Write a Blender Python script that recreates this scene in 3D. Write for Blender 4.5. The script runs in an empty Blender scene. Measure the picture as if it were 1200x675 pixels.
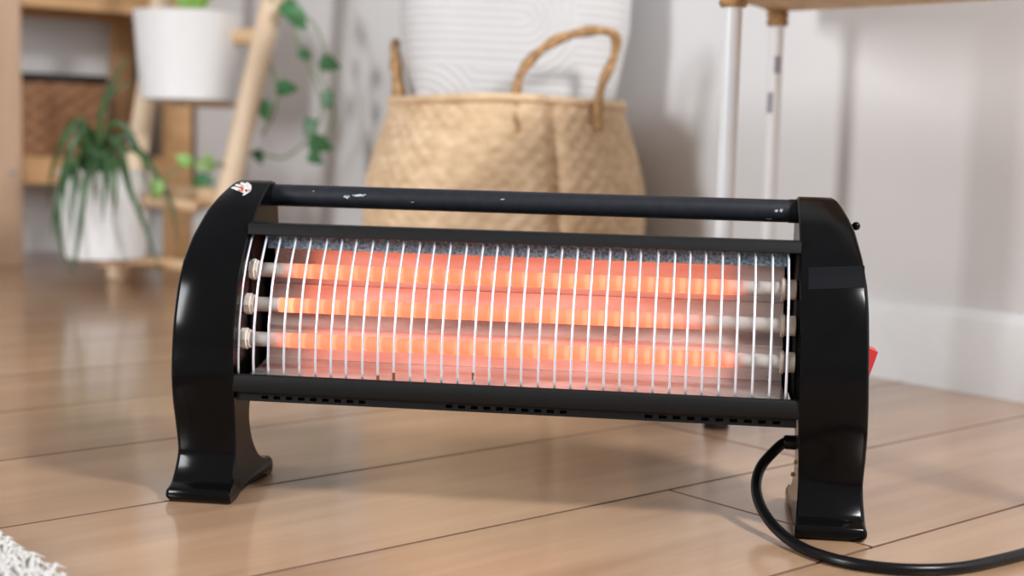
import bpy, bmesh, math, random
from mathutils import Vector, Matrix
from mathutils.geometry import tessellate_polygon
random.seed(7)
S = bpy.context.scene
COL = S.collection

# ------------------------------------------------------------------ camera
F, CX, CY, H = 1668.0, 600.0, 337.5, 0.31          # focal length in pixels of the 1200x675 frame, eye height in metres
ROLL = math.atan(0.0253)
PITCH = math.atan((CY - 156.0) * math.cos(ROLL) / F)
FW = Vector((0, math.cos(PITCH), -math.sin(PITCH)))
_r = Vector((1, 0, 0)); _u = _r.cross(FW)
RT = _r * math.cos(ROLL) + _u * math.sin(ROLL)
UP = -_r * math.sin(ROLL) + _u * math.cos(ROLL)
EYE = Vector((0, 0, H))
cd = bpy.data.cameras.new('camera'); cam = bpy.data.objects.new('camera', cd); COL.objects.link(cam)
m = Matrix((RT, UP, -FW)).transposed().to_4x4(); m.translation = EYE; cam.matrix_world = m
cd.sensor_width = 36; cd.lens = F * 36 / 1200; cd.clip_start = 0.02
cd.dof.use_dof = True; cd.dof.focus_distance = 1.13; cd.dof.aperture_fstop = 3.9
S.camera = cam

# ------------------------------------------------------------------ light
S.view_settings.view_transform = 'Standard'; S.view_settings.look = 'None'
S.view_settings.exposure = 0.5; S.view_settings.gamma = 1.0; S.view_settings.use_curve_mapping = False
w = bpy.data.worlds.new('world'); S.world = w; w.use_nodes = True
w.node_tree.nodes['Background'].inputs[0].default_value = (0.93, 0.95, 1.0, 1)
w.node_tree.nodes['Background'].inputs[1].default_value = 0.27

def area(name, loc, target, size, power, col):
    l = bpy.data.lights.new(name, 'AREA'); l.shape = 'RECTANGLE'; l.size, l.size_y = size; l.energy = power; l.color = col
    o = bpy.data.objects.new(name, l); COL.objects.link(o); o.location = loc
    o.rotation_euler = (Vector(target) - Vector(loc)).to_track_quat('-Z', 'Y').to_euler()
area('window_light_left', (-2.15, -0.15, 0.9), (0.4, 1.9, 0.3), (0.45, 0.8), 38, (0.97, 0.985, 1.0))
area('window_light_right', (1.25, 0.0, 1.55), (0.0, 1.3, 0.05), (0.3, 0.38), 38, (0.98, 0.985, 1.0))

# ------------------------------------------------------------------ helpers
A = math.radians(40.7)
U = Vector((math.cos(A), math.sin(A), 0)); V = Vector((-math.sin(A), math.cos(A), 0)); Z = Vector((0, 0, 1))
def uv(u, v, z=0.0): return U * u + V * v + Z * z
def ray(x, y): return RT * ((x - CX) / F) - UP * ((y - CY) / F) + FW
def on(x, y, n, d):
    r = ray(x, y); return EYE + r * ((d - EYE.dot(n)) / r.dot(n))
def floor_at(x, y, z=0.0): return on(x, y, Z, z)
def at_y(x, y, Y): return on(x, y, Vector((0, 1, 0)), Y)

def mk(name, vf, mat, parent=None, smooth=True, sharp=35, loc=None, world=False):
    vs, fs = vf
    me = bpy.data.meshes.new(name); me.from_pydata([tuple(v) for v in vs], [], fs)
    bm = bmesh.new(); bm.from_mesh(me); bmesh.ops.recalc_face_normals(bm, faces=bm.faces); bm.to_mesh(me); bm.free()
    if smooth:
        me.polygons.foreach_set('use_smooth', [True] * len(me.polygons))
        if sharp: me.set_sharp_from_angle(angle=math.radians(sharp))
    me.materials.append(mat)
    o = bpy.data.objects.new(name, me); COL.objects.link(o)
    if parent:
        o.parent = parent
        if world: o.matrix_parent_inverse = pw(parent).inverted()
    if loc is not None: o.location = loc
    return o
def pw(o): return Matrix.LocRotScale(o.location, o.rotation_euler, o.scale)
def thing(name, label, cat, loc=(0, 0, 0), rz=0.0, group=None):
    o = bpy.data.objects.new(name, None); COL.objects.link(o); o.empty_display_size = 0.03
    o.location = loc; o.rotation_euler = (0, 0, rz); tag(o, label, cat, group); return o
def tag(o, label=None, cat=None, group=None, kind=None):
    if label: o['label'] = label
    if cat: o['category'] = cat
    if group: o['group'] = group
    if kind: o['kind'] = kind
    return o
def join(*vfs):
    vs, fs = [], []
    for a, b in vfs:
        n = len(vs); vs += list(a); fs += [tuple(i + n for i in f) for f in b]
    return vs, fs
def move(vf, d): return [Vector(v) + Vector(d) for v in vf[0]], vf[1]
def rings(rs, cap=True, closed=True):
    n = len(rs[0]); vs = [v for r in rs for v in r]; fs = []
    for i in range(len(rs) - 1):
        for j in range(n if closed else n - 1):
            k = (j + 1) % n; fs.append((i * n + j, i * n + k, (i + 1) * n + k, (i + 1) * n + j))
    if cap:
        fs.append(tuple(range(n - 1, -1, -1))); b = (len(rs) - 1) * n; fs.append(tuple(range(b, b + n)))
    return vs, fs
def tube(pts, r, n=12, cap=True):
    pts = [Vector(p) for p in pts]; k = len(pts); rr = r if isinstance(r, (list, tuple)) else [r] * k
    t0 = (pts[1] - pts[0]).normalized(); ref = Vector((0, 0, 1)) if abs(t0.z) < .9 else Vector((1, 0, 0))
    a = t0.cross(ref).normalized(); out = []
    for i in range(k):
        t = (pts[min(i + 1, k - 1)] - pts[max(i - 1, 0)]).normalized()
        a = (a - t * a.dot(t)).normalized(); b = t.cross(a)
        out.append([pts[i] + (a * math.cos(q) + b * math.sin(q)) * rr[i] for q in [2 * math.pi * j / n for j in range(n)]])
    return rings(out, cap)
def lathe(prof, n=48, cap=True):
    return rings([[Vector((r * math.cos(2 * math.pi * j / n), r * math.sin(2 * math.pi * j / n), z)) for j in range(n)] for r, z in prof], cap)
def box(x0, x1, y0, y1, z0, z1, b=0.0):
    b = min(b, (x1 - x0) * .45, (y1 - y0) * .45, (z1 - z0) * .45)
    if b <= 0:
        v = [Vector((x, y, z)) for z in (z0, z1) for x, y in ((x0, y0), (x1, y0), (x1, y1), (x0, y1))]
        return v, [(3, 2, 1, 0), (4, 5, 6, 7), (0, 1, 5, 4), (1, 2, 6, 5), (2, 3, 7, 6), (3, 0, 4, 7)]
    def rr(i, z):
        return [Vector(p) for p in ((x0 + i + b, y0 + i, z), (x1 - i - b, y0 + i, z), (x1 - i, y0 + i + b, z), (x1 - i, y1 - i - b, z),
                                    (x1 - i - b, y1 - i, z), (x0 + i + b, y1 - i, z), (x0 + i, y1 - i - b, z), (x0 + i, y0 + i + b, z))]
    return rings([rr(b * .9, z0), rr(0, z0 + b), rr(0, z1 - b), rr(b * .9, z1)])
def catmull(P, sub=6, closed=False):
    P = [Vector(p) for p in P]; n = len(P); out = []
    for i in range(n if closed else n - 1):
        if closed: a, b, c, d = P[(i - 1) % n], P[i], P[(i + 1) % n], P[(i + 2) % n]
        else: a, b, c, d = P[max(i - 1, 0)], P[i], P[i + 1], P[min(i + 2, n - 1)]
        for k in range(sub):
            t = k / sub
            out.append(.5 * ((2 * b) + (c - a) * t + (2 * a - 5 * b + 4 * c - d) * t * t + (3 * b - a - 3 * c + d) * t ** 3))
    if not closed: out.append(P[-1])
    return out
def interp(x, xs, ys):
    if x <= xs[0]: return ys[0]
    for i in range(len(xs) - 1):
        if x <= xs[i + 1]: return ys[i] + (ys[i + 1] - ys[i]) * (x - xs[i]) / (xs[i + 1] - xs[i])
    return ys[-1]

# ------------------------------------------------------------------ materials
def lin(c):
    return tuple((v / 255 / 12.92 if v / 255 <= .04045 else ((v / 255 + .055) / 1.055) ** 2.4) for v in c) + (1,)
class N:
    def __init__(s, name):
        s.m = bpy.data.materials.new(name); s.m.use_nodes = True; s.t = s.m.node_tree; s.b = s.t.nodes['Principled BSDF']
    def n(s, kind, **kw):
        o = s.t.nodes.new(kind)
        for k, v in kw.items(): setattr(o, k, v)
        return o
    def l(s, a, b): s.t.links.new(a, b)
    def val(s, sock, v):
        if isinstance(v, (int, float, tuple)): sock.default_value = v
        else: s.l(v, sock)
    def math(s, op, a, b=None, clamp=False):
        o = s.n('ShaderNodeMath', operation=op, use_clamp=clamp); s.val(o.inputs[0], a)
        if b is not None: s.val(o.inputs[1], b)
        return o.outputs[0]
    def coord(s, scale=(1, 1, 1), kind='Object', rand=False):
        c = s.n('ShaderNodeTexCoord'); mp = s.n('ShaderNodeMapping'); mp.inputs['Scale'].default_value = scale
        s.l(c.outputs[kind], mp.inputs[0])
        if rand:
            oi = s.n('ShaderNodeObjectInfo'); k = s.math('MULTIPLY', oi.outputs['Random'], 37.0); s.l(k, mp.inputs['Location'])
        return mp.outputs[0]
    def noise(s, vec, scale, detail=4.0, rough=.55):
        o = s.n('ShaderNodeTexNoise'); s.l(vec, o.inputs['Vector']); o.inputs['Scale'].default_value = scale
        o.inputs['Detail'].default_value = detail; o.inputs['Roughness'].default_value = rough; return o.outputs['Fac']
    def ramp(s, fac, stops):
        o = s.n('ShaderNodeValToRGB'); s.l(fac, o.inputs[0]); e = o.color_ramp.elements
        while len(e) < len(stops): e.new(.5)
        for i, (p, c) in enumerate(stops): e[i].position = p; e[i].color = c
        return o.outputs[0]
    def mix(s, fac, a, b, mode='MIX'):
        o = s.n('ShaderNodeMix', data_type='RGBA', blend_type=mode); s.val(o.inputs[0], fac); s.val(o.inputs[6], a); s.val(o.inputs[7], b); return o.outputs[2]
    def bump(s, h, strength, dist=.001):
        o = s.n('ShaderNodeBump'); o.inputs['Strength'].default_value = strength; o.inputs['Distance'].default_value = dist
        s.l(h, o.inputs['Height']); s.l(o.outputs[0], s.b.inputs['Normal'])
    def set(s, **kw):
        for k, v in kw.items(): s.val(s.b.inputs[k.replace('_', ' ')], v)
        return s
def simple(name, rgb, rough=.5, var=.12, scale=30, metal=0.0, bump=0.0, bscale=200, coat=0.0, spec=.5):
    s = N(name); c = lin(rgb); v = s.coord()
    k = s.noise(v, scale)
    s.set(Base_Color=s.ramp(k, [(.3, tuple(x * (1 - var) for x in c[:3]) + (1,)), (.7, tuple(min(1, x * (1 + var)) for x in c[:3]) + (1,))]),
          Roughness=rough, Metallic=metal, Coat_Weight=coat)
    s.b.inputs['Specular IOR Level'].default_value = spec
    if bump: s.bump(s.noise(v, bscale, 3), bump)
    return s.m
def wood(name, a, b, rough=.45, stretch=(2.2, 26, 26), coat=0.0, rvar=.1, bump=.05, axis='x', scale=1.0, contrast=(.3, .72)):
    s = N(name)
    sc = {'x': stretch, 'z': (stretch[1], stretch[2], stretch[0]), 'y': (stretch[1], stretch[0], stretch[2])}[axis]
    v = s.coord(sc, rand=True)
    g = s.noise(v, scale, 7, .62); v2 = s.coord(tuple(x * 3.2 for x in sc), rand=True); g2 = s.noise(v2, scale, 3, .5)
    k = s.math('ADD', s.math('MULTIPLY', g, .75), s.math('MULTIPLY', g2, .25))
    col = s.ramp(k, [(contrast[0], lin(a)), (contrast[1], lin(b))])
    oi = s.n('ShaderNodeObjectInfo'); hv = s.n('ShaderNodeHueSaturation')
    s.l(s.math('ADD', s.math('MULTIPLY', oi.outputs['Random'], rvar * 2), 1 - rvar), hv.inputs['Value']); s.l(col, hv.inputs['Color'])
    s.set(Base_Color=hv.outputs[0], Roughness=s.math('ADD', s.math('MULTIPLY', g, .12), rough - .06), Coat_Weight=coat, Coat_Roughness=.12)
    s.bump(k, bump, .0006); return s.m

M = {}
M['plank'] = wood('oak_laminate', (145, 112, 85), (187, 153, 123), .34, (1.6, 17, 17), coat=.6, rvar=.035)
M['plank_edge'] = simple('plank_edge', (96, 68, 50), .7)
M['subfloor'] = simple('subfloor', (30, 20, 14), .9)
s = N('wall_paint'); v = s.coord((60, 60, 4)); s.set(Base_Color=s.ramp(s.noise(s.coord(), 3), [(.3, lin((215, 214, 214))), (.7, lin((220, 219, 219)))]), Roughness=.75)
s.bump(s.noise(v, 2, 3), .12, .0008); M['wall'] = s.m
M['baseboard'] = simple('baseboard_white', (234, 236, 237), .45, .02)
M['gloss'] = simple('black_gloss_plastic', (10, 10, 11), .16, .15, 40, bump=.01, bscale=900, spec=.13)
M['coat'] = simple('black_powder_coat', (15, 15, 16), .6, .2, 120, bump=.12, bscale=1500, spec=.25)
M['barcoat'] = simple('bar_powder_coat', (30, 32, 38), .5, .2, 120, bump=.1, bscale=1500, spec=.3)
M['dark'] = simple('slot_black', (6, 6, 6), .9)
M['wire'] = simple('chromed_wire', (220, 226, 234), .35, .05, 300, metal=.6)
M['ceramic'] = simple('ceramic', (226, 216, 204), .6, .1, 150, bump=.15, bscale=500)
M['ceramic2'] = simple('stained_ceramic', (168, 154, 140), .6, .2, 150)
s = N('reflector_steel'); v = s.coord((1, 1, 1)); g = s.noise(s.coord(), 900, 2); g2 = s.noise(s.coord((1, 4, 4)), 14, 5)
s.set(Base_Color=s.ramp(g2, [(.35, lin((206, 196, 188))), (.65, lin((236, 230, 224)))]), Metallic=.62, Roughness=s.ramp(g2, [(.3, (.26,) * 3 + (1,)), (.75, (.42,) * 3 + (1,))]))
s.bump(g, .25, .0003); M['steel'] = s.m
s = N('reflector_steel_bare'); g = s.noise(s.coord(), 420, 3)
s.set(Base_Color=s.ramp(g, [(.35, lin((112, 146, 168))), (.65, lin((214, 236, 250)))]), Metallic=.7, Roughness=.34); s.bump(g, .4, .0004); M['steel2'] = s.m
s = N('reflector_base_steel'); g = s.noise(s.coord((1, 4, 4)), 14, 5)
s.set(Base_Color=s.ramp(g, [(.35, lin((196, 190, 186))), (.65, lin((232, 228, 226)))]), Metallic=.75, Roughness=.13); M['steel3'] = s.m
M['cord'] = simple('cord_black', (13, 13, 14), .28, .1, spec=.25)
M['red'] = simple('red_switch', (214, 52, 56), .35, .05)
M['brass'] = simple('brass', (168, 138, 80), .4, .2, metal=.8)
s = N('tape'); s.set(Base_Color=s.ramp(s.noise(s.coord(), 60), [(.3, lin((13, 13, 16))), (.7, lin((16, 17, 21)))]), Roughness=.3); s.b.inputs['Specular IOR Level'].default_value = .2; M['tape'] = s.m
M['silver'] = simple('sticker_silver', (206, 204, 198), .4, .12, 400)
M['redink'] = simple('sticker_red', (196, 62, 54), .5, .12, 400)
M['scuff'] = simple('scuff_white', (180, 184, 190), .7, .2, 800)
M['rust'] = simple('rust', (120, 70, 30), .8, .2, 800)
M['whitepot'] = simple('white_pot', (236, 236, 236), .42, .02)
M['pothosleaf'] = simple('pothos_leaf', (58, 112, 62), .4, .35, 60)
M['lightleaf'] = simple('young_leaf', (118, 160, 62), .4, .3, 60)
M['strap'] = simple('strap_leaf', (56, 90, 50), .4, .4, 40)
M['stem'] = simple('vine_stem', (120, 140, 92), .5, .15)
M['soil'] = simple('soil', (52, 40, 32), .95, .4, 120, bump=.6, bscale=150)
M['pine'] = wood('pine_dowel', (222, 190, 154), (244, 222, 194), .5, (2.5, 40, 40), axis='z', rvar=.04)
M['pinex'] = wood('pine_board', (206, 168, 128), (232, 200, 162), .5, (2.5, 40, 40), rvar=.04)
M['shelfpost'] = wood('shelf_wood_post', (190, 156, 128), (212, 180, 152), .5, (2.0, 30, 30), axis='z', rvar=.05)
M['shelfwood'] = wood('shelf_wood', (192, 146, 98), (222, 178, 128), .5, (2.0, 30, 30), rvar=.05)
s = N('seagrass'); v = s.coord(); k = s.noise(s.coord((1, 1, 2.2)), 38, 4); k2 = s.noise(v, 9, 3)
s.set(Base_Color=s.mix(.45, s.ramp(k, [(.3, lin((176, 142, 106))), (.7, lin((236, 208, 174)))]), s.ramp(k2, [(.35, lin((202, 168, 128))), (.65, lin((226, 196, 160)))])), Roughness=.75)
s.bump(s.noise(v, 260, 3), .4); M['seagrass'] = s.m
M['rope'] = simple('jute_rope', (168, 130, 88), .8, .45, 90, bump=.5, bscale=300)
M['rattan'] = simple('brown_rattan', (170, 124, 88), .6, .3, 70, bump=.3, bscale=300)
M['rattanrim'] = simple('rattan_rim', (44, 34, 30), .6, .2)
M['pillow'] = simple('cream_cotton', (201, 199, 198), .9, .03, 30, bump=.2, bscale=900)
M['whitemetal'] = simple('white_metal', (232, 233, 234), .35, .02)
M['label'] = simple('grey_label', (150, 148, 158), .6, .25, 300)
M['rug'] = simple('rug_wool', (204, 201, 196), .95, .06)
M['rubber'] = simple('rubber_foot', (28, 26, 24), .6, .1)

# ------------------------------------------------------------------ structure: floor planks, walls, baseboard
UW, VB = 1.60, 3.33                      # wall on the right of the room, wall at the back
fl = mk('floor', box(-1.2, UW + .1, -.9, VB + .1, -.06, -.012), M['subfloor'], smooth=False)
fl.rotation_euler.z = A; tag(fl, 'light oak laminate floor laid in long planks', None, kind='structure')
PW, PL = .2152, 1.38
known = {0: .912, 1: 1.114, -1: .55, 2: -.12, 3: .34, 4: .98, 5: .1, 6: .7, 7: 1.3, 8: .3, 9: .8, 10: .2}
for row in range(-6, 13):
    v0 = .626 + row * PW; v1 = min(v0 + PW, VB)
    j = known.get(row, random.uniform(0, PL)); us = [-1.2]; k = j - 3 * PL
    while k < UW - .02:
        if k > -1.15: us.append(k)
        k += PL
    us.append(UW)
    for a, b in zip(us, us[1:]):
        g = .0009
        L, Wd = b - a - 2 * g, v1 - v0 - 2 * g
        vf = box(-L / 2, L / 2, -Wd / 2, Wd / 2, -.011, 0, .0009)
        p = mk('plank', vf, M['plank'], fl, smooth=False); p.location = ((a + b) / 2, (v0 + v1) / 2, 0)
        p.data.materials.append(M['plank_edge'])
        for q in p.data.polygons: q.material_index = 0 if q.normal.z > .9 else 1
def room_box(name, u0, u1, v0, v1, z0, z1, mat, b=0):
    o = mk(name, box(u0, u1, v0, v1, z0, z1, b), mat, smooth=False); o.rotation_euler.z = A; o['kind'] = 'structure'; return o
tag(room_box('wall_right', UW, UW + .1, -1.6, VB, 0, 2.5, M['wall']), 'plain off-white wall behind the basket and table')
tag(room_box('wall_back', .0, UW, VB, VB + .1, 0, 2.5, M['wall']), 'off-white wall behind the wooden shelf')
bb = [(UW, 0.0), (UW - .014, 0.0), (UW - .014, .090), (UW - .0125, .096), (UW - .008, .101), (UW - .004, .104), (UW, .105)]
vf = rings([[Vector((u, vv, z)) for u, z in bb] for vv in (-1.6, VB)])
o = mk('baseboard_right', vf, M['baseboard'], smooth=True, sharp=30); o.rotation_euler.z = A; o['kind'] = 'structure'; o['label'] = 'white moulded baseboard along the off-white wall'

# ------------------------------------------------------------------ the heater
HT = thing('quartz_heater', 'black quartz tube heater glowing orange behind a wire guard on the floor', 'heater', (.013, 1.223, 0), math.radians(-7.2))
HM = pw(HT)
def hw(x, s, z): return HM @ Vector((x, -s, z))
ZT = [0, .003, .007, .0112, .0134, .0155, .02, .03, .04, .06, .08, .1, .12, .15, .18, .2, .22, .24, .25, .258, .262, .2635]
FS = [.106, .1103, .1112, .1095, .1055, .1005, .0965, .0915, .089, .0930, .1005, .1065, .1088, .1068, .0985, .0888, .0735, .0515, .0370, .0222, .0140, .007]
XO = [.2838, .284, .284, .2838, .2834, .2832, .2828, .282, .2815, .282, .2816, .2806, .2797, .2788, .278, .2768, .2739, .2695, .2656, .2616, .2588, .2570]
XI = [.2282, .228, .228, .2284, .2288, .2292, .2297, .2304, .2306, .2296, .228, .227, .2268, .2266, .2258, .2252, .225, .225, .225, .225, .225, .225]
def front(z): return interp(z, ZT, FS)
front_pts = [(FS[i], ZT[i]) for i in range(len(ZT))]
back_pts = [(-.002, .2625), (-.007, .255), (-.011, .235), (-.016, .205), (-.018, .16), (-.015, .125), (-.004, .107), (.020, .098), (.046, .090),
            (.0565, .078), (.0545, .062), (.043, .0425), (.026, .0255), (.010, .0182), (-.004, .0163), (-.0100, .012), (-.0107, .006), (-.0085, .0)]
loop = [(p.x, p.y) for p in catmull([Vector((a, b, 0)) for a, b in front_pts], 4)] + [(p.x, p.y) for p in catmull([Vector((a, b, 0)) for a, b in back_pts], 4)]
loop += [(.006, 0), (.016, .0035), (.05, .005), (.082, .0035), (.094, 0)]
def inset(lp, d):
    n = len(lp); out = []
    ar = sum(lp[i][0] * lp[(i + 1) % n][1] - lp[(i + 1) % n][0] * lp[i][1] for i in range(n)); sg = 1 if ar > 0 else -1
    for i in range(n):
        a, b = lp[i - 1], lp[(i + 1) % n]; t = Vector((b[0] - a[0], b[1] - a[1])); t.normalize()
        out.append((lp[i][0] - t.y * d * sg, lp[i][1] + t.x * d * sg))
    return out
def panel(sx):
    rs = []
    for k, (f0, ins) in enumerate([(0, .0040), (0, .0012), (.0012, 0), (.5, 0), (-.0040, 0), (-.0018, .0010), (-.0004, .0026), (0, .0048)]):
        lp = inset(loop, ins) if ins else loop; r = []
        for (s0, z0), (s1, z1) in zip(loop, lp):
            xi, xo = interp(z0, ZT, XI), interp(z0, ZT, XO)
            x = (xi + f0) if k < 3 else ((xi + xo) / 2 if k == 3 else xo + f0)
            r.append(Vector((sx * x, -s1, z1)))
        rs.append(r)
    vs, fs = rings(rs, cap=False); n = len(loop); tri = tessellate_polygon([[Vector((a, b, 0)) for a, b in loop]])
    for base in (0, (len(rs) - 1) * n): fs += [tuple(i + base for i in t) for t in tri]
    return vs, fs
PL_ = mk('side_panel', panel(-1), M['gloss'], HT, sharp=40)
PR_ = mk('side_panel', panel(1), M['gloss'], HT, sharp=40)
# housing shell: lid, back, belly
sec = [(.0700, .2300), (.040, .2285), (-.008, .2260), (-.010, .2230), (-.010, .0900), (-.006, .0868), (.030, .0868), (.097, .0868),
       (.097, .0882), (.030, .0882), (-.0080, .0890), (-.0080, .2215), (.040, .2268), (.0695, .2280)]
mk('housing', rings([[Vector((x, -s, z)) for s, z in sec] for x in (-.2262, .2262)]), M['coat'], HT, smooth=False)
def prism(sec, x0, x1): return rings([[Vector((x, -s, z)) for s, z in sec] for x in (x0, x1)])
mk('top_rail', prism([(.0705, .2302), (.0722, .2290), (.0735, .2215), (.0715, .2207), (.0690, .2215), (.0670, .2285)], -.2258, .2258), M['coat'], HT, sharp=50)
mk('bottom_rail', prism([(.1030, .1092), (.1052, .1087), (.1062, .1072), (.1055, .0950), (.1042, .0937), (.1000, .0933), (.0985, .1072)], -.2280, .2280), M['coat'], HT, sharp=50)
# vent strip: a lip below the rail with three rows of punched slots
def vents():
    vs, fs = [], []
    groups = [(-.205, -.118, 9), (-.052, .046, 10), (.108, .214, 10)]
    cells = []
    for a, b, n in groups:
        st = (b - a) / (n - .45)
        for i in range(n): cells.append((a + i * st, a + i * st + st * .55))
    xs = [-.2262]; hole = set()
    for a, b in cells: hole.add(len(xs)); xs += [a, b]
    xs.append(.2262)
    z0, z1, z2, z3 = .0862, .0884, .0912, .0938; sF, sB = .1000, .0955
    def q(*p):
        n = len(vs); vs.extend(Vector(t) for t in p); fs.append(tuple(range(n, n + 4)))
    for i in range(len(xs) - 1):
        a, b = xs[i], xs[i + 1]
        q((a, -sF, z0), (b, -sF, z0), (b, -sF, z1), (a, -sF, z1)); q((a, -sF, z2), (b, -sF, z2), (b, -sF, z3), (a, -sF, z3))
        if i in hole:
            q((a, -sF, z1), (b, -sF, z1), (b, -sB, z1), (a, -sB, z1)); q((a, -sF, z2), (b, -sF, z2), (b, -sB, z2), (a, -sB, z2))
            q((a, -sF, z1), (a, -sB, z1), (a, -sB, z2), (a, -sF, z2)); q((b, -sF, z1), (b, -sB, z1), (b, -sB, z2), (b, -sF, z2))
        else: q((a, -sF, z1), (b, -sF, z1), (b, -sF, z2), (a, -sF, z2))
        q((a, -sF, z0), (b, -sF, z0), (b, -.090, z0), (a, -.090, z0))
    return vs, fs
mk('vent_strip', vents(), M['coat'], HT, smooth=False)
mk('vent_backing', box(-.224, .224, -.0950, -.0930, .0884, .0930), M['dark'], HT, smooth=False)
# polished reflector: lid, three shallow troughs each focused on its tube, base plate
TUBES = [(.0645, .1912), (.0750, .1634), (.0850, .1356)]
def sheet(sec, x0, x1, th=.0008):
    sec = [Vector((a, b)) for a, b in sec]; off = []
    for i, p in enumerate(sec):
        t = (sec[min(i + 1, len(sec) - 1)] - sec[max(i - 1, 0)]).normalized(); off.append(p + Vector((-t.y, t.x)) * -th)
    return prism([(p.x, p.y) for p in sec] + [(p.x, p.y) for p in reversed(off)], x0, x1)
mk('reflector_lid', sheet([(.0440, .2262), (.0465, .2160), (.0485, .2085), (.046, .2075)], -.2165, .2165), M['steel2'], HT, sharp=20)
bounds = [(.2140, .1765), (.1765, .1540), (.1425, .1146)]; sback = (.027, .033, .0445)
tilt = .135
for i, (ts, tz) in enumerate(TUBES):
    hi, lo = bounds[i]; pts = []
    fp = ts - sback[i]
    for k in range(13):
        z = hi + (lo - hi) * k / 12; dz = z - tz
        s_ = ts - fp + dz * dz / (4 * fp) - (dz) * tilt * .5
        pts.append((s_, z))
    mk('reflector_trough', sheet(pts, -.2165, .2165), M['steel'], HT, sharp=25)
mk('reflector_ridge', sheet([(.0335, .1555), (.0360, .1535), (.0470, .1428), (.0462, .1410)], -.2165, .2165), M['steel'], HT, sharp=20)
mk('reflector_base', sheet([(.040, .1165), (.060, .1118), (.0985, .1074)], -.2165, .2165), M['steel3'], HT, sharp=20)
for sx in (-1, 1):
    mk('end_plate', box(sx * .2252 - .0008, sx * .2252 + .0008, -.066, .006, .1, .2215), M['coat'], HT, smooth=False)
# glowing quartz tubes with ceramic ends
def glow(name, x0, x1, soft0, soft1, hot):
    s = N(name); c = s.n('ShaderNodeTexCoord'); sp = s.n('ShaderNodeSeparateXYZ'); s.l(c.outputs['Object'], sp.inputs[0]); x = sp.outputs[0]
    def mr(a, b):
        o = s.n('ShaderNodeMapRange', interpolation_type='SMOOTHSTEP'); s.l(x, o.inputs[0]); o.inputs[1].default_value = a; o.inputs[2].default_value = b; return o.outputs[0]
    g = s.math('MULTIPLY', mr(x0, x0 + soft0), s.math('SUBTRACT', 1.0, mr(x1 - soft1, x1)))
    ringv = s.math('POWER', s.math('ABSOLUTE', s.math('SINE', s.math('MULTIPLY', x, math.pi / .0128))), 14.0)
    ring2 = s.math('POWER', s.math('ABSOLUTE', s.math('SINE', s.math('ADD', s.math('MULTIPLY', x, math.pi / .0128), .55))), 30.0)
    rg = s.math('ADD', ringv, s.math('MULTIPLY', ring2, .6))
    nz = s.noise(s.coord((25, 1, 1)), 1.0, 3)
    st = s.math('MULTIPLY', g, s.math('ADD', s.math('MULTIPLY', rg, .18), s.math('ADD', .85, s.math('MULTIPLY', nz, .3))))
    h0 = s.math('MULTIPLY', mr(x0, x0 + .002), s.math('SUBTRACT', 1.0, mr(x0 + .013, x0 + .015)))
    st = s.math('ADD', st, s.math('MULTIPLY', h0, hot))
    s.set(Base_Color=s.mix(g, (.40, .36, .33, 1), (.10, .07, .06, 1)), Roughness=.25, Emission_Color=s.mix(s.math('MULTIPLY', rg, .6), (1.0, .150, .062, 1), (1.0, .24, .12, 1)),
          Emission_Strength=s.math('MULTIPLY', st, 1.32)); return s.m
ranges = [(-.200, .190, .022, .030, 0.0), (-.1985, .175, .004, .09, .55), (-.203, .188, .022, .030, 0.0)]
for i, (ts, tz) in enumerate(TUBES):
    t = mk('quartz_tube', tube([(-.221, -ts, tz), (.221, -ts, tz)], .0061, 24), glow('quartz_glow', *ranges[i]), HT, sharp=60)
    for sx in (-1, 1):
        if sx < 0: vf = tube([(sx * .2292, -ts, tz), (sx * .2284, -ts, tz), (sx * .2215, -ts, tz), (sx * .2208, -ts, tz), (sx * .2190, -ts, tz), (sx * .2185, -ts, tz)], [.0078, .0086, .0090, .0078, .0078, .0072], 8)
        else: vf = tube([(sx * .2240, -ts, tz), (sx * .2235, -ts, tz), (sx * .2150, -ts, tz), (sx * .2148, -ts, tz), (sx * .2125, -ts, tz), (sx * .2122, -ts, tz)], [.0078, .0082, .0082, .0095, .0095, .0080], 20)
        mk('ceramic_cap', vf, M['ceramic'] if sx < 0 else M['ceramic2'], HT, sharp=30)
# guard wires
wp = []
for k in range(15):
    z = .2235 + (.1068 - .2235) * k / 14; wp.append((0, -(front(z) - .0052), z))
wvf = tube(wp, .00105, 8); w0 = None
for k in range(35):
    x = -.2243 + k * (.4415 / 34)
    if w0 is None: o = w0 = mk('guard_wire', wvf, M['wire'], HT, sharp=0)
    else: o = w0.copy(); COL.objects.link(o)
    o.location = (x, random.uniform(-.0003, .0003), 0); o.rotation_euler = (0, random.uniform(-.004, .004), 0)
for k, z in [(9, .113), (10, .116), (15, .119)]:
    x = -.2243 + k * (.4415 / 34); mk('rust_spot', tube([(x, -(front(z) - .0052), z), (x, -(front(z - .006) - .0052), z - .006)], .00128, 8), M['rust'], HT)
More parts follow.
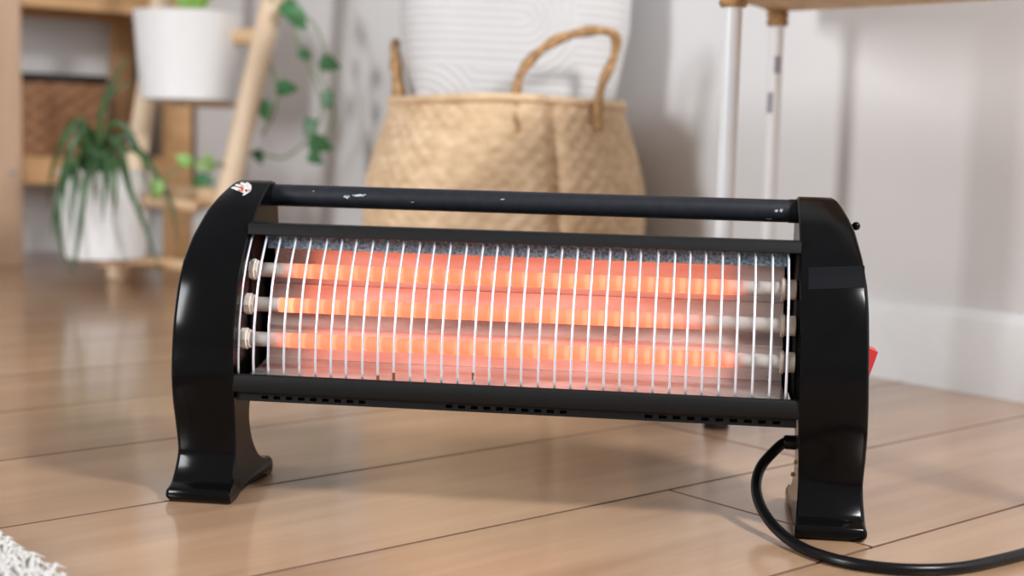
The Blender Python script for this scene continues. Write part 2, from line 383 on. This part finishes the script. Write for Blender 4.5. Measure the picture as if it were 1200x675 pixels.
# carry bar
HS, HZ, HR = .0005, .2508, .0096
bar = mk('carry_handle', tube([(-.2262, -HS, HZ), (-.2240, -HS, HZ), (.2240, -HS, HZ), (.2262, -HS, HZ)], [HR * .98, HR, HR, HR * .98], 40), M['barcoat'], HT, sharp=60)
mk('handle_collar', tube([(.2195, -HS, HZ), (.2262, -HS, HZ)], HR * 1.04, 32), M['coat'], HT, sharp=40)
def scuff(x, ang, wx, wa, seed):
    rnd = random.Random(seed); vs, fs = [], []
    n = 9; top, bot = [], []
    for i in range(n + 1):
        t = i / n; hh = wa * (math.sin(math.pi * t) * .7 + .12) * rnd.uniform(.4, 1.0); mid = ang + rnd.uniform(-.3, .3) * wa
        for lst, sg in ((top, 1), (bot, -1)):
            q = mid + sg * hh / 2; lst.append(Vector((x + (t - .5) * wx, -HS - (HR + .0002) * math.cos(q), HZ + (HR + .0002) * math.sin(q))))
    vs = top + bot
    for i in range(n): fs.append((i, i + 1, n + 2 + i, n + 1 + i))
    return vs, fs
for i, (x, a_, wx, wa) in enumerate([(-.147, .25, .012, .30), (-.158, .10, .006, .35), (-.022, .30, .004, .12), (.2085, .05, .003, .3), (.2125, .1, .003, .35), (.203, -.75, .006, .10), (-.188, .5, .002, .1), (-.10, -.2, .003, .1)]):
    mk('paint_scuff', scuff(x, a_, wx, wa, i), M['scuff'], HT, smooth=False)
# emblem sticker and clear tape follow the curved panel face
fc = [Vector((a, b)) for a, b in reversed(front_pts)]; fc = [Vector((p.x, p.y)) for p in catmull([Vector((p.x, p.y, 0)) for p in fc], 8)]
arc = [0.0]
for i in range(1, len(fc)): arc.append(arc[-1] + (fc[i] - fc[i - 1]).length)
def face(x, L, off=.0003):
    i = 0
    while i < len(arc) - 2 and arc[i + 1] < L: i += 1
    t = (L - arc[i]) / (arc[i + 1] - arc[i]); p = fc[i].lerp(fc[i + 1], t); d = (fc[i + 1] - fc[i]).normalized(); nn = Vector((-d.y, d.x))
    p = p + nn * off; return Vector((x, -p.x, p.y))
def arc_at_z(z):
    for i in range(len(fc) - 1):
        if fc[i].y >= z >= fc[i + 1].y and fc[i].y > fc[i + 1].y: return arc[i] + (arc[i + 1] - arc[i]) * (fc[i].y - z) / (fc[i].y - fc[i + 1].y)
    return 0
ex, eL = -.2465, arc_at_z(.2560)
def petal(cx, cl, ln, wd, ang, off):
    n = 10; vs = []
    for i in range(n):
        q = 2 * math.pi * i / n; a_ = ln / 2 * math.cos(q); b_ = wd / 2 * math.sin(q) * (1 - .35 * math.cos(q))
        vs.append(face(cx + a_ * math.cos(ang) - b_ * math.sin(ang), cl + a_ * math.sin(ang) + b_ * math.cos(ang), off))
    return vs, [tuple(range(n))]
ps = []
for i, (dx, dl, ln, wd, an) in enumerate([(-.0075, -.0015, .010, .0040, .25), (-.0050, -.0060, .011, .0036, .45), (-.001, -.0085, .012, .0036, .75), (.0040, -.0080, .012, .0034, 1.05), (.0070, -.004, .012, .0032, 1.25),
                                          (.0085, .002, .011, .0034, 1.5), (.0065, .0075, .010, .0034, 1.9), (-.003, .001, .011, .0050, .55), (.002, .0035, .010, .0050, .9), (.003, -.002, .009, .005, .8)]):
    ps.append(petal(ex + dx * .82, eL + dl * .95, ln * .82, wd, an, .0003 + i * .00002))
em = mk('emblem_sticker', join(*ps), M['silver'], HT, smooth=False); em['label'] = 'silver and red fan-shaped emblem sticker'
rs = [petal(ex + dx, eL + dl, ln, wd, an, .0007 + i * .00002) for i, (dx, dl, ln, wd, an) in enumerate([(-.0005, -.001, .008, .0016, 1.2), (.0010, .002, .009, .0016, 1.45), (-.001, .003, .005, .0013, .8), (.0066, .003, .006, .0012, 2.2), (-.003, -.002, .004, .001, .6)])]
mk('emblem_red', join(*rs), M['redink'], em, smooth=False)
Lt = arc_at_z(.2030); g = []
for i in range(9):
    for j in range(7):
        x = .2312 + (.2745 - .2312) * i / 8; g.append(face(x, Lt + (j / 6 - .5) * .0195 - (i / 8) * .0035, .00025))
mk('clear_tape', (g, [(i * 7 + j, i * 7 + j + 1, (i + 1) * 7 + j + 1, (i + 1) * 7 + j) for i in range(8) for j in range(6)]), M['tape'], HT, sharp=0)
# small fittings
mk('panel_screw', join(tube([(.262, -.000, .240), (.2735, -.000, .240)], .0016, 10), move(lathe([(.0004, -.0036), (.0022, -.0030), (.0034, -.0012), (.0036, .0), (.0034, .0012), (.0022, .0030), (.0004, .0036)], 14), (.2752, 0, .240))), M['gloss'], HT)
sw = [(.279, -.030, .117), (.279, -.056, .117), (.279, -.056, .147), (.279, -.030, .147)]
mk('switch_bezel', box(.277, .2815, -.058, -.028, .114, .150, .001), M['gloss'], HT, smooth=False)
mk('rocker_switch', ([Vector(p) for p in ((.281, -.031, .1175), (.281, -.055, .1175), (.2915, -.031, .1425), (.2915, -.055, .1425), (.281, -.031, .1465), (.281, -.055, .1465), (.2845, -.031, .119), (.2845, -.055, .119))],
     [(0, 1, 7, 6), (6, 7, 3, 2), (2, 3, 5, 4), (0, 6, 2, 4), (1, 5, 3, 7), (0, 4, 5, 1)]), M['red'], HT, smooth=False)
mk('cord_grommet', tube([(.2330, -.030, .0600), (.2235, -.030, .0600), (.2220, -.030, .0600)], [.0062, .0060, .0052], 20), M['cord'], HT)
for s_, z_ in [(.062, .0505), (.034, .034)]:
    mk('brass_screw', tube([(.2310, -s_, z_), (.2292, -s_, z_), (.2287, -s_, z_)], [.0018, .0018, .0010], 12), M['brass'], HT)
cp = [hw(.2300, .030, .0600), hw(.2230, .0305, .0598)]
for (x, y, Y) in [(908, 528, 1.160), (893, 545, 1.152), (886.5, 563, 1.140), (887.5, 582, 1.123), (896, 602, 1.103), (912, 622, 1.080)]: cp.append(at_y(x, y, Y))
for (x, y) in [(938, 641), (972, 654), (1015, 663), (1065, 667.5), (1120, 666), (1170, 656.5), (1215, 644), (1265, 622)]: cp.append(floor_at(x, y, .0045))
cp += [cp[-1] + Vector((.10, .09, 0)), cp[-1] + Vector((.24, .15, 0)), cp[-1] + Vector((.4, .12, 0))]
for p in cp[8:]: p.z = .0046
CORD_Z = [round(p.z, 3) for p in cp]
mk('power_cord', tube(catmull(cp, 8), .0044, 14), M['cord'], HT, world=True)
# ------------------------------------------------------------------ wooden shelf in the corner
SF = 2.985
sh = thing('wooden_shelf', 'open wooden shelf unit standing in the corner behind the plants', 'shelf', uv(1.36, SF + .14), A)
def lb(name, u0, u1, v0, v1, z0, z1, mat, parent, oc, b=.002):
    return mk(name, box(u0 - oc[0], u1 - oc[0], v0 - oc[1], v1 - oc[1], z0, z1, b), mat, parent, smooth=False)
oc = (1.36, SF + .14)
for u0, u1, v0 in ((1.112, 1.186, SF), (1.532, 1.583, SF), (1.112, 1.160, VB - .06), (1.535, 1.583, VB - .06)):
    lb('post', u0, u1, v0, v0 + .045, 0, 1.1, M['shelfpost'] if u0 < 1.2 else M['shelfwood'], sh, oc)
for z0, z1 in ((.175, .234), (.552, .60)):
    lb('front_rail', 1.186, 1.532, SF + .006, SF + .03, z0, z1, M['shelfwood'], sh, oc)
    lb('back_rail', 1.160, 1.535, VB - .05, VB - .03, z0, z1, M['shelfwood'], sh, oc)
    lb('shelf_board', 1.16, 1.535, SF + .032, VB - .052, z1 - .02, z1, M['shelfwood'], sh, oc)
    for u0 in (1.13, 1.55): lb('side_rail', u0, u0 + .02, SF + .045, VB - .06, z0, z1, M['shelfwood'], sh, oc)
bl = on(14, 203, V, SF); bu = bl.dot(U) - oc[0]
mk('bolt_head', tube([(bu, -.1395, bl.z), (bu, -.1425, bl.z)], .006, 12), M['label'], sh)
# woven box on the lower shelf board
def woven_box(w_, d_, h_):
    vs, fs = [], []; per = 2 * (w_ + d_); n = 220; m_ = 40; rs = []
    for j in range(m_ + 1):
        z = h_ * j / m_; r = []
        for i in range(n):
            t = per * i / n; 
            if t < w_: p, nn = (t - w_ / 2, -d_ / 2), (0, -1)
            elif t < w_ + d_: p, nn = (w_ / 2, t - w_ - d_ / 2), (1, 0)
            elif t < 2 * w_ + d_: p, nn = (w_ / 2 - (t - w_ - d_), d_ / 2), (0, 1)
            else: p, nn = (-w_ / 2, d_ / 2 - (t - 2 * w_ - d_)), (-1, 0)
            k = int(z / .018) % 2; bz = math.sin(math.pi * ((z / .018) % 1)); bt = math.cos(2 * math.pi * t / .05 + math.pi * k)
            o_ = .0035 * bz * bt; r.append(Vector((p[0] + nn[0] * o_, p[1] + nn[1] * o_, z)))
        rs.append(r)
    return rings(rs)
wb = thing('woven_box', 'brown woven rattan box with a dark rim on the lower shelf board', 'box', uv(1.302, SF + .16, .234), A)
mk('body', woven_box(.205, .20, .168), M['rattan'], wb, sharp=0)
mk('rim', box(-.108, .108, -.106, .106, .160, .180, .006), M['rattanrim'], wb, smooth=False)

# ------------------------------------------------------------------ leaning ladder plant stand
b1, b2 = Vector((1.27, 2.347)), Vector((1.24, 2.647))
ld = thing('ladder_plant_stand', 'pale pine ladder plant stand leaning on the wall beside the shelf', 'plant stand', uv(1.25, 2.497), A)
lo = Vector((1.25, 2.497))
RR = .0215
def rail_u(which, z): return (1.27 + .26 * z) if which == 1 else (1.24 + .1763 * z)
for wch, vv in ((1, 2.347), (2, 2.647)):
    z1 = 1.15
    mk('rail', tube([(rail_u(wch, z) - lo.x, vv - lo.y, z) for z in (0.0, .01, z1 * .5, z1)], [RR * .85, RR, RR, RR * .9], 20), M['pine'], ld, sharp=50)
for z, r in ((.478, .016), (.175, .020), (.70, .014), (.045, .012)):
    mk('rung', tube([(rail_u(1, z) - lo.x, 2.347 - lo.y, z), (rail_u(2, z) - lo.x, 2.647 - lo.y, z)], r, 14), M['pinex'], ld, sharp=50)
# tier boards carrying the pots
P1 = on(221, 119, V, 2.50); P2 = on(124, 303, V, 2.52)
p1u, p2u = P1.dot(U), P2.dot(U); Z1, Z2 = P1.z, P2.z
mk('tier_board', box(p1u - .02 - lo.x, 1.42 - lo.x, -.03, .05, Z1 - .010, Z1, .002), M['pinex'], ld, smooth=False)
mk('tier_arm', tube([(1.405 - lo.x, .0, Z1 - .006), (1.405 - lo.x, .05, .47)], .006, 8), M['pinex'], ld)
mk('tier_board', box(p2u - .03 - lo.x, 1.26 - lo.x, -.03, .08, Z2 - .010, Z2, .002), M['pinex'], ld, smooth=False)
mk('tier_bracket', tube([(1.262 - lo.x, -.135, .16), (1.19 - lo.x, -.02, .172), (1.17 - lo.x, .03, .19)], .011, 10), M['pinex'], ld)

def pot(parent, r0, r1, h_):
    mk('pot', lathe([(r0 * .9, 0), (r0, .004), (r1 - .002, h_ * .97), (r1, h_), (r1 - .006, h_), (r1 - .009, h_ * .95), (r0 - .006, .03), (.01, .03)], 64), M['whitepot'], parent, sharp=50)
    mk('soil', lathe([(.002, h_ * .86), (r1 - .02, h_ * .87), (r1 - .0125, h_ * .86), (r1 - .0125, h_ * .82), (.002, h_ * .82)], 32), M['soil'], parent)
pxm = F / 2.75
up = thing('potted_pothos', 'pale-green plant in a white pot on the ladder plant stand, upper tier', 'potted plant', uv(p1u, 2.50, Z1))
pot(up, .090, .1045, .168)
lp_ = thing('potted_dracaena', 'drooping strap-leaved plant in a white pot on the ladder stand, lowest tier', 'potted plant', uv(p2u, 2.52, Z2))
pot(lp_, .073, .087, .165)

def strap(pts, wd, fold=.25):
    P = catmull(pts, 6); n = len(P); L, C_, R_ = [], [], []
    view = (EYE - P[n // 2]).normalized()
    for i, p in enumerate(P):
        t = (P[min(i + 1, n - 1)] - P[max(i - 1, 0)]).normalized(); sd = t.cross(view)
        if sd.length < 1e-4: sd = Vector((1, 0, 0))
        sd.normalize(); f = i / (n - 1); hw_ = wd * .5 * (min(1, .45 + 2.2 * f)) * max(.06, (1 - max(0, (f - .45) / .55) ** 1.6))
        nn = sd.cross(t).normalized()
        L.append(p - sd * hw_ + nn * hw_ * fold); C_.append(p); R_.append(p + sd * hw_ + nn * hw_ * fold)
    off = 2e-4; vs = L + C_ + R_; fs = []
    for i in range(n - 1):
        fs.append((i, i + 1, n + i + 1, n + i)); fs.append((n + i, n + i + 1, 2 * n + i + 1, 2 * n + i))
    return vs, fs
cy2 = uv(p2u, 2.52).y
straps = [([(112, 200), (115, 160), (122, 120), (136, 90), (152, 64)], 0, -.02), ([(108, 200), (100, 160), (88, 148), (72, 170), (60, 205), (57, 245)], 0, -.05),
          ([(108, 195), (93, 165), (78, 190), (68, 240), (72, 290), (87, 328)], 0, -.13), ([(115, 200), (112, 172), (103, 200), (95, 250), (89, 300), (84, 322)], 0, -.15),
          ([(115, 195), (121, 176), (123, 215), (120, 262)], 0, -.15), ([(118, 195), (129, 180), (136, 210), (133, 255)], 0, -.15),
          ([(120, 195), (138, 190), (155, 230), (172, 272), (190, 328)], 0, -.14), ([(122, 195), (150, 175), (180, 200), (200, 240), (208, 285)], 0, -.06),
          ([(118, 190), (140, 160), (165, 178), (185, 192)], 0, -.02), ([(105, 200), (91, 185), (86, 230), (82, 283)], 0, -.14),
          ([(112, 185), (118, 135), (132, 108), (156, 96)], 0, .03), ([(112, 190), (126, 150), (148, 150), (166, 185), (174, 225)], 0, -.03),
          ([(110, 195), (104, 158), (92, 140), (74, 158), (66, 190)], 0, .05), ([(108, 195), (98, 180), (80, 205), (64, 250), (62, 280)], 0, -.10), ([(116, 195), (124, 165), (140, 170), (150, 205), (158, 245)], 0, -.12),
          ([(114, 195), (110, 165), (100, 150), (84, 175), (76, 220), (79, 260)], 0, -.14), ([(117, 196), (121, 180), (128, 200), (129, 240)], 0, -.15), ([(110, 195), (114, 176), (112, 205), (110, 240)], 0, -.15)]
for i, (px, d0, d1) in enumerate(straps):
    n = len(px); P = []
    for k, (x, y) in enumerate(px):
        t = min(1, k / (n - 1) * 2.0); P.append(at_y(x, y, cy2 + d0 + (d1 - d0) * t))
    P[0] = Vector((P[0].x, P[0].y, Z2 + .135))
    mk('leaf', strap(P, random.uniform(.009, .0125)), M['strap'], lp_, world=True, sharp=0)
def heart(c, tip_dir, normal, ln, wd):
    t = tip_dir.normalized(); nn = (normal - t * normal.dot(t)).normalized(); sd = t.cross(nn); vs = []
    prof = [(-.12, .0), (-.16, .22), (-.05, .42), (.15, .5), (.4, .44), (.65, .28), (.85, .11), (1.0, 0)]
    n = len(prof); top = []
    for sgn in (-1, 0, 1):
        for a, b in prof:
            a2 = a if sgn else max(a, -.02)
            bend = -.12 * a * a + .18 * b * abs(sgn)
            vs.append(c + t * a2 * ln + sd * sgn * b * wd + nn * ln * bend)
    fs = []
    for k in (0, 1):
        for i in range(n - 1): fs.append((k * n + i, k * n + i + 1, (k + 1) * n + i + 1, (k + 1) * n + i))
    return vs, fs
# leaves rising out of the upper pot
cu = uv(p1u, 2.50).y
for i, (x, y, dx, dy) in enumerate([(220, 6, .3, -1), (229, 2, .4, -1), (214, -6, -.4, -1), (236, -10, .8, -.8), (224, -22, .1, -1), (206, -18, -.8, -.6)]):
    c = at_y(x, y, cu - .02 + .01 * i); d = (RT * dx - UP * dy)
    hl = heart(c, d, (EYE - c) + Vector((random.uniform(-.6, .6), 0, random.uniform(.2, 1))), .055, .05)
    lf = mk('leaf', hl, M['lightleaf'], up, world=True, sharp=0)
    mk('leaf_stem', tube(catmull([uv(p1u, 2.50, Z1 + .14) + Vector((.004 * i - .01, 0, 0)), (uv(p1u, 2.50, Z1 + .15) + c) / 2, c], 4), .0018, 6), M['stem'], up, world=True)
# trailing vines, hung from the upper rungs of the ladder
def vine(label, px, leaves, Y):
    base = at_y(px[0][0], px[0][1], Y)
    v_ = thing('trailing_vine', label, 'vine', base, 0, 'trailing vines on the ladder plant stand')
    P = [at_y(x, y, Y + (0 if len(a_) == 0 else a_[0])) for x, y, *a_ in px]
    mk('stem', tube(catmull(P, 8), .0022, 7), M['stem'], v_, world=True)
    for x, y, dx, dy, sz, mt in leaves:
        c = at_y(x, y, Y - .01); d = RT * dx - UP * dy
        l_ = mk('leaf', heart(c, d, (EYE - c).normalized() + Vector((random.uniform(-.5, .5), 0, random.uniform(0, .5))), sz, sz * .85), M[mt], v_, world=True, sharp=0)
g, lg = 'pothosleaf', 'lightleaf'
vine('green vine trailing down the wall right of the ladder stand, longest strand', [(325, -60, -.03), (338, 0), (368, 28), (380, 60), (376, 90), (388, 115), (391, 140), (380, 165), (374, 178)],
     [(334, 6, .8, .9, .046, g), (345, 14, .6, 1, .042, g), (378, 72, 1, .35, .038, g), (384, 110, -.1, 1, .034, g), (367, 142, -.5, 1, .036, g), (366, 166, 1, .35, .044, g), (364, 182, .8, .5, .03, g)], 2.66)
vine('thin green vine looping back behind the ladder stand leg', [(330, -60, -.03), (342, 5), (350, 55), (366, 85), (376, 120), (370, 152), (352, 172), (330, 185), (302, 180), (270, 185), (246, 200), (236, 212)],
     [(352, 60, .8, .5, .028, g), (300, 178, .3, .6, .028, g), (248, 190, -1, .2, .035, lg), (242, 208, -.4, 1, .046, g), (238, 226, -.3, 1, .042, g)], 2.70)
vine('short green vine hanging close beside the ladder stand leg', [(322, -60, -.03), (316, 60, .02), (322, 92), (326, 110), (318, 140), (306, 158)],
     [(327, 103, 1, .05, .038, g), (308, 120, .2, 1, .038, g)], 2.68)
vine('pale young vine strand curling around the lower rung of the ladder stand', [(262, 195, .02), (232, 188), (205, 200), (190, 216), (184, 226)],
     [(222, 190, -.6, -.3, .03, lg), (186, 214, -.3, 1, .034, lg)], 2.60)

# ------------------------------------------------------------------ seagrass basket and cushion
BU, BV = 1.372, 1.617
bk = thing('seagrass_basket', 'round seagrass belly basket with loop handles holding a cushion', 'basket', uv(BU, BV), 0)
bc = uv(BU, BV); facing = math.atan2(-bc.y, -bc.x)
BP = [(0, .150), (.02, .170), (.06, .186), (.12, .203), (.18, .2085), (.24, .2045), (.29, .190), (.325, .178), (.35, .171), (.358, .170)]
crease = facing + .37
def brad(z, a): 
    r = interp(z, [p[0] for p in BP], [p[1] for p in BP]); d = (a - crease + math.pi) % (2 * math.pi) - math.pi
    return r - .012 * math.exp(-(d / .055) ** 2) * min(1, z / .1)
def weave():
    n, m_ = 384, 110; rs = []
    for j in range(m_ + 1):
        z = .358 * j / m_; r = []
        for i in range(n):
            a_ = 2 * math.pi * i / n; row = int(z / .0125); bz = abs(math.sin(math.pi * z / .0125)); bt = math.cos(a_ * 48 + math.pi * (row % 2) + row * .25)
            q = brad(z, a_) + .0028 * bz * (.45 + .55 * bt)
            r.append(Vector((q * math.cos(a_), q * math.sin(a_), z)))
        rs.append(r)
    inn = [[Vector(((v.x) * .955, v.y * .955, v.z)) for v in rs[-1]], [Vector((v.x * .93, v.y * .93, .06)) for v in rs[-60]]]
    return rings(rs + inn)
mk('basket_body', weave(), M['seagrass'], bk, sharp=0)
rim = []
for i in range(97):
    a_ = 2 * math.pi * i / 96; q = brad(.352, a_); rim.append((q * math.cos(a_), q * math.sin(a_), .355 + .003 * math.sin(a_ * 3)))
mk('basket_rim', tube(rim, .0065, 10, False), M['seagrass'], bk, sharp=0)
def rope(pts, r, name, parent, world=False):
    P = catmull(pts, 10); L = 0; rr = []; twist = []
    for i, p in enumerate(P):
        if i: L += (p - P[i - 1]).length
        rr.append(r * (1 + .16 * math.sin(L / .0075)))
    return mk(name, tube(P, rr, 12), M['rope'], parent, sharp=0, world=world)
d0 = bc.length - .168
hpx = [(606, 158, d0 - .01), (604, 128, d0 + .000), (608, 92, d0), (624, 68, d0), (650, 48, d0), (685, 37, d0 + .01), (712, 37, d0 + .02), (722, 46, d0 + .03), (719, 68, d0 + .035), (707, 95, d0 + .035), (701, 122, d0 + .035), (702, 152, d0 + .03)]
rope([at_y(x, y, Y) for x, y, Y in hpx], .0066, 'loop_handle', bk, True)
lx = [(469, 150, bc.y - .05), (466, 115, bc.y - .05), (462, 75, bc.y - .01), (463, 50, bc.y + .05), (465, 64, bc.y + .10), (471, 110, bc.y + .11), (473, 140, bc.y + .10)]
rope([at_y(x, y, Y) for x, y, Y in lx], .0066, 'loop_handle', bk, True)
# cushion with raised concentric arches
def cushion(w_, h_, th):
    nx = ny = 150; vs, fs = [], []
    def ridge(x, y):
        ch, per = .150, .27; row = math.floor(y / ch); xo = x + (row % 2) * per * .46
        dy = y - (row + .5) * ch; dx = xo - (math.floor(xo / per) + .62) * per
        if dx <= 0: d = abs(dy)
        else:
            d = math.hypot(dx, dy)
            if d > ch * .5: d = abs(dy) if dx > ch * .5 else d
        return (.5 + .5 * math.cos(2 * math.pi * d / .0118)) ** .7
    for sd in (1, -1):
        for j in range(ny + 1):
            for i in range(nx + 1):
                a_, b_ = i / nx * 2 - 1, j / ny * 2 - 1
                e = max(0, (1 - a_ ** 6)) ** .5 * max(0, (1 - b_ ** 6)) ** .5
                pinch = 1 - .045 * (1 - b_ * b_) * 0; x = a_ * w_ / 2 * (1 - .05 * (1 - abs(b_) ** 2) * abs(a_)); z = b_ * h_ / 2 * (1 - .05 * (1 - abs(a_) ** 2) * abs(b_))
                zl = z + h_ / 2; x *= 1 - .115 * min(1, max(0, (.25 - zl) / .11))
                bulge = th / 2 * (e ** .75) * (1 - .25 * (a_ * a_ + b_ * b_) * .5)
                rd = .0036 * ridge(x + .3, z + .5) * min(1, e * 5) if sd > 0 else 0
                vs.append(Vector((x, -sd * (bulge + rd), z + h_ / 2)))
    n1 = (nx + 1) * (ny + 1)
    for k in (0, 1):
        for j in range(ny):
            for i in range(nx):
                q = k * n1 + j * (nx + 1) + i; fs.append((q, q + 1, q + nx + 2, q + nx + 1))
    return vs, fs
cu_ = mk('cushion', cushion(.362, .46, .17), M['pillow'], sharp=0)
tag(cu_, 'off-white cushion with raised arch pattern standing in the seagrass basket', 'cushion')
cu_.location = bc + Vector((.002, .02, .215)); cu_.rotation_euler = (math.radians(-5), math.radians(1.5), facing + math.pi / 2)

# ------------------------------------------------------------------ side table with white tube legs and seagrass top
lg1 = floor_at(839, 501)
legs = [(lg1.dot(U), lg1.dot(V)), (1.452, 1.182), (1.12, .46), (1.44, .52)]
tb = thing('side_table', 'side table with a woven seagrass top and white tube legs', 'table', uv(1.29, .8), A)
to = (1.29, .8); TZ = .475
for i, (u_, v_) in enumerate(legs):
    r = .0098 if i != 1 else .0088
    L = mk('leg', tube([(u_ - to[0], v_ - to[1], .008), (u_ - to[0], v_ - to[1], .3), (u_ - to[0], v_ - to[1], TZ)], r, 20), M['whitemetal'], tb, sharp=50)
    mk('foot_cap', tube([(u_ - to[0], v_ - to[1], 0), (u_ - to[0], v_ - to[1], .002), (u_ - to[0], v_ - to[1], .016)], [.0130, .0140, .0118], 18), M['rubber'], L, sharp=40)
    cz = .4465 if i != 1 else .454
    mk('cane_binding', tube([(u_ - to[0], v_ - to[1], cz + k * .0045) for k in range(8)], [r + .0035 + .0022 * (k % 2) for k in range(8)], 18), M['rope'], L, sharp=40)
hull = []
pts = [Vector((legs[0][0] - .02, legs[0][1] + .02)), Vector((legs[1][0] - .01, legs[1][1] + .025)), Vector((legs[1][0] + .05, legs[1][1] - .02)), Vector((legs[3][0] + .06, legs[3][1])), Vector((legs[3][0], legs[3][1] - .05)), Vector((legs[2][0] - .02, legs[2][1] - .04)), Vector((legs[2][0] - .05, legs[2][1] + .1))]
lp2 = catmull([Vector((p.x - to[0], p.y - to[1], 0)) for p in pts], 14, True)
cen = sum(lp2, Vector()) / len(lp2)
def tab(k, z, seed):
    return [Vector((cen.x + (p.x - cen.x) * k, cen.y + (p.y - cen.y) * k, z)) for p in lp2]
rs_ = [tab(.90, TZ, 0)]
for k in range(21):
    q = k / 20; rs_.append(tab(.985 + .018 * math.sin(math.pi * (q * 3 % 1)), TZ + .002 + .044 * q, k))
rs_.append(tab(.95, TZ + .05, 0))
mk('table_top', rings(rs_), M['seagrass'], tb, sharp=0)
for z_, nm, hh, da in ((.405, 'care_label', .022, .004), (.357, 'care_label', .026, -.003)):
    u_, v_ = legs[1]; g = []
    base = math.atan2(-(math.sin(A) * 1), -1); c = uv(u_, v_); f2 = math.atan2(-c.y, -c.x) - A
    for j in (0, 1):
        for i in range(7):
            q = f2 + (-.7 if da < 0 else .3) + (i / 6 - .5) * 1.0; g.append(Vector((u_ - to[0] + .0091 * math.cos(q), v_ - to[1] + .0091 * math.sin(q), z_ + (j - .5) * hh)))
    mk(nm, (g, [(i, i + 1, i + 8, i + 7) for i in range(6)]), M['label'], tb)

# ------------------------------------------------------------------ shaggy rug in the near left corner
RU0, RU1, RV0, RV1 = -.05, .360, .62, 1.45
rg = thing('shaggy_rug', 'fluffy white shaggy rug on the floor at the near left', 'rug', uv(.2, 1.0), A)
mk('backing', box(RU0 - .2, RU1 - .2, RV0 - 1, RV1 - 1, 0.0, .006, .002), M['rug'], rg, smooth=False)
vs, fs = [], []
rnd = random.Random(3)
for k in range(15000):
    u_ = rnd.uniform(RU0, RU1) if k % 3 else rnd.uniform(RU1 - .06, RU1); v_ = rnd.uniform(RV0, RV1)
    if u_ < .12 and k % 4: continue
    an = rnd.uniform(0, 6.28); bend = rnd.uniform(.006, .016); h_ = rnd.uniform(.012, .022); r_ = rnd.uniform(.0011, .0020)
    b = Vector((u_ - .2, v_ - 1, .004)); d = Vector((math.cos(an), math.sin(an), 0))
    P = [b, b + d * bend * .25 + Z * h_ * .6, b + d * bend * .75 + Z * h_, b + d * bend * 1.3 + Z * h_ * .82]
    a_, f_ = tube(P, [r_, r_ * 1.15, r_ * .9, r_ * .25], 5); n = len(vs); vs += a_; fs += [tuple(q + n for q in t) for t in f_]
po = mk('pile', (vs, fs), M['rug'], rg, sharp=0); po['kind'] = 'stuff'
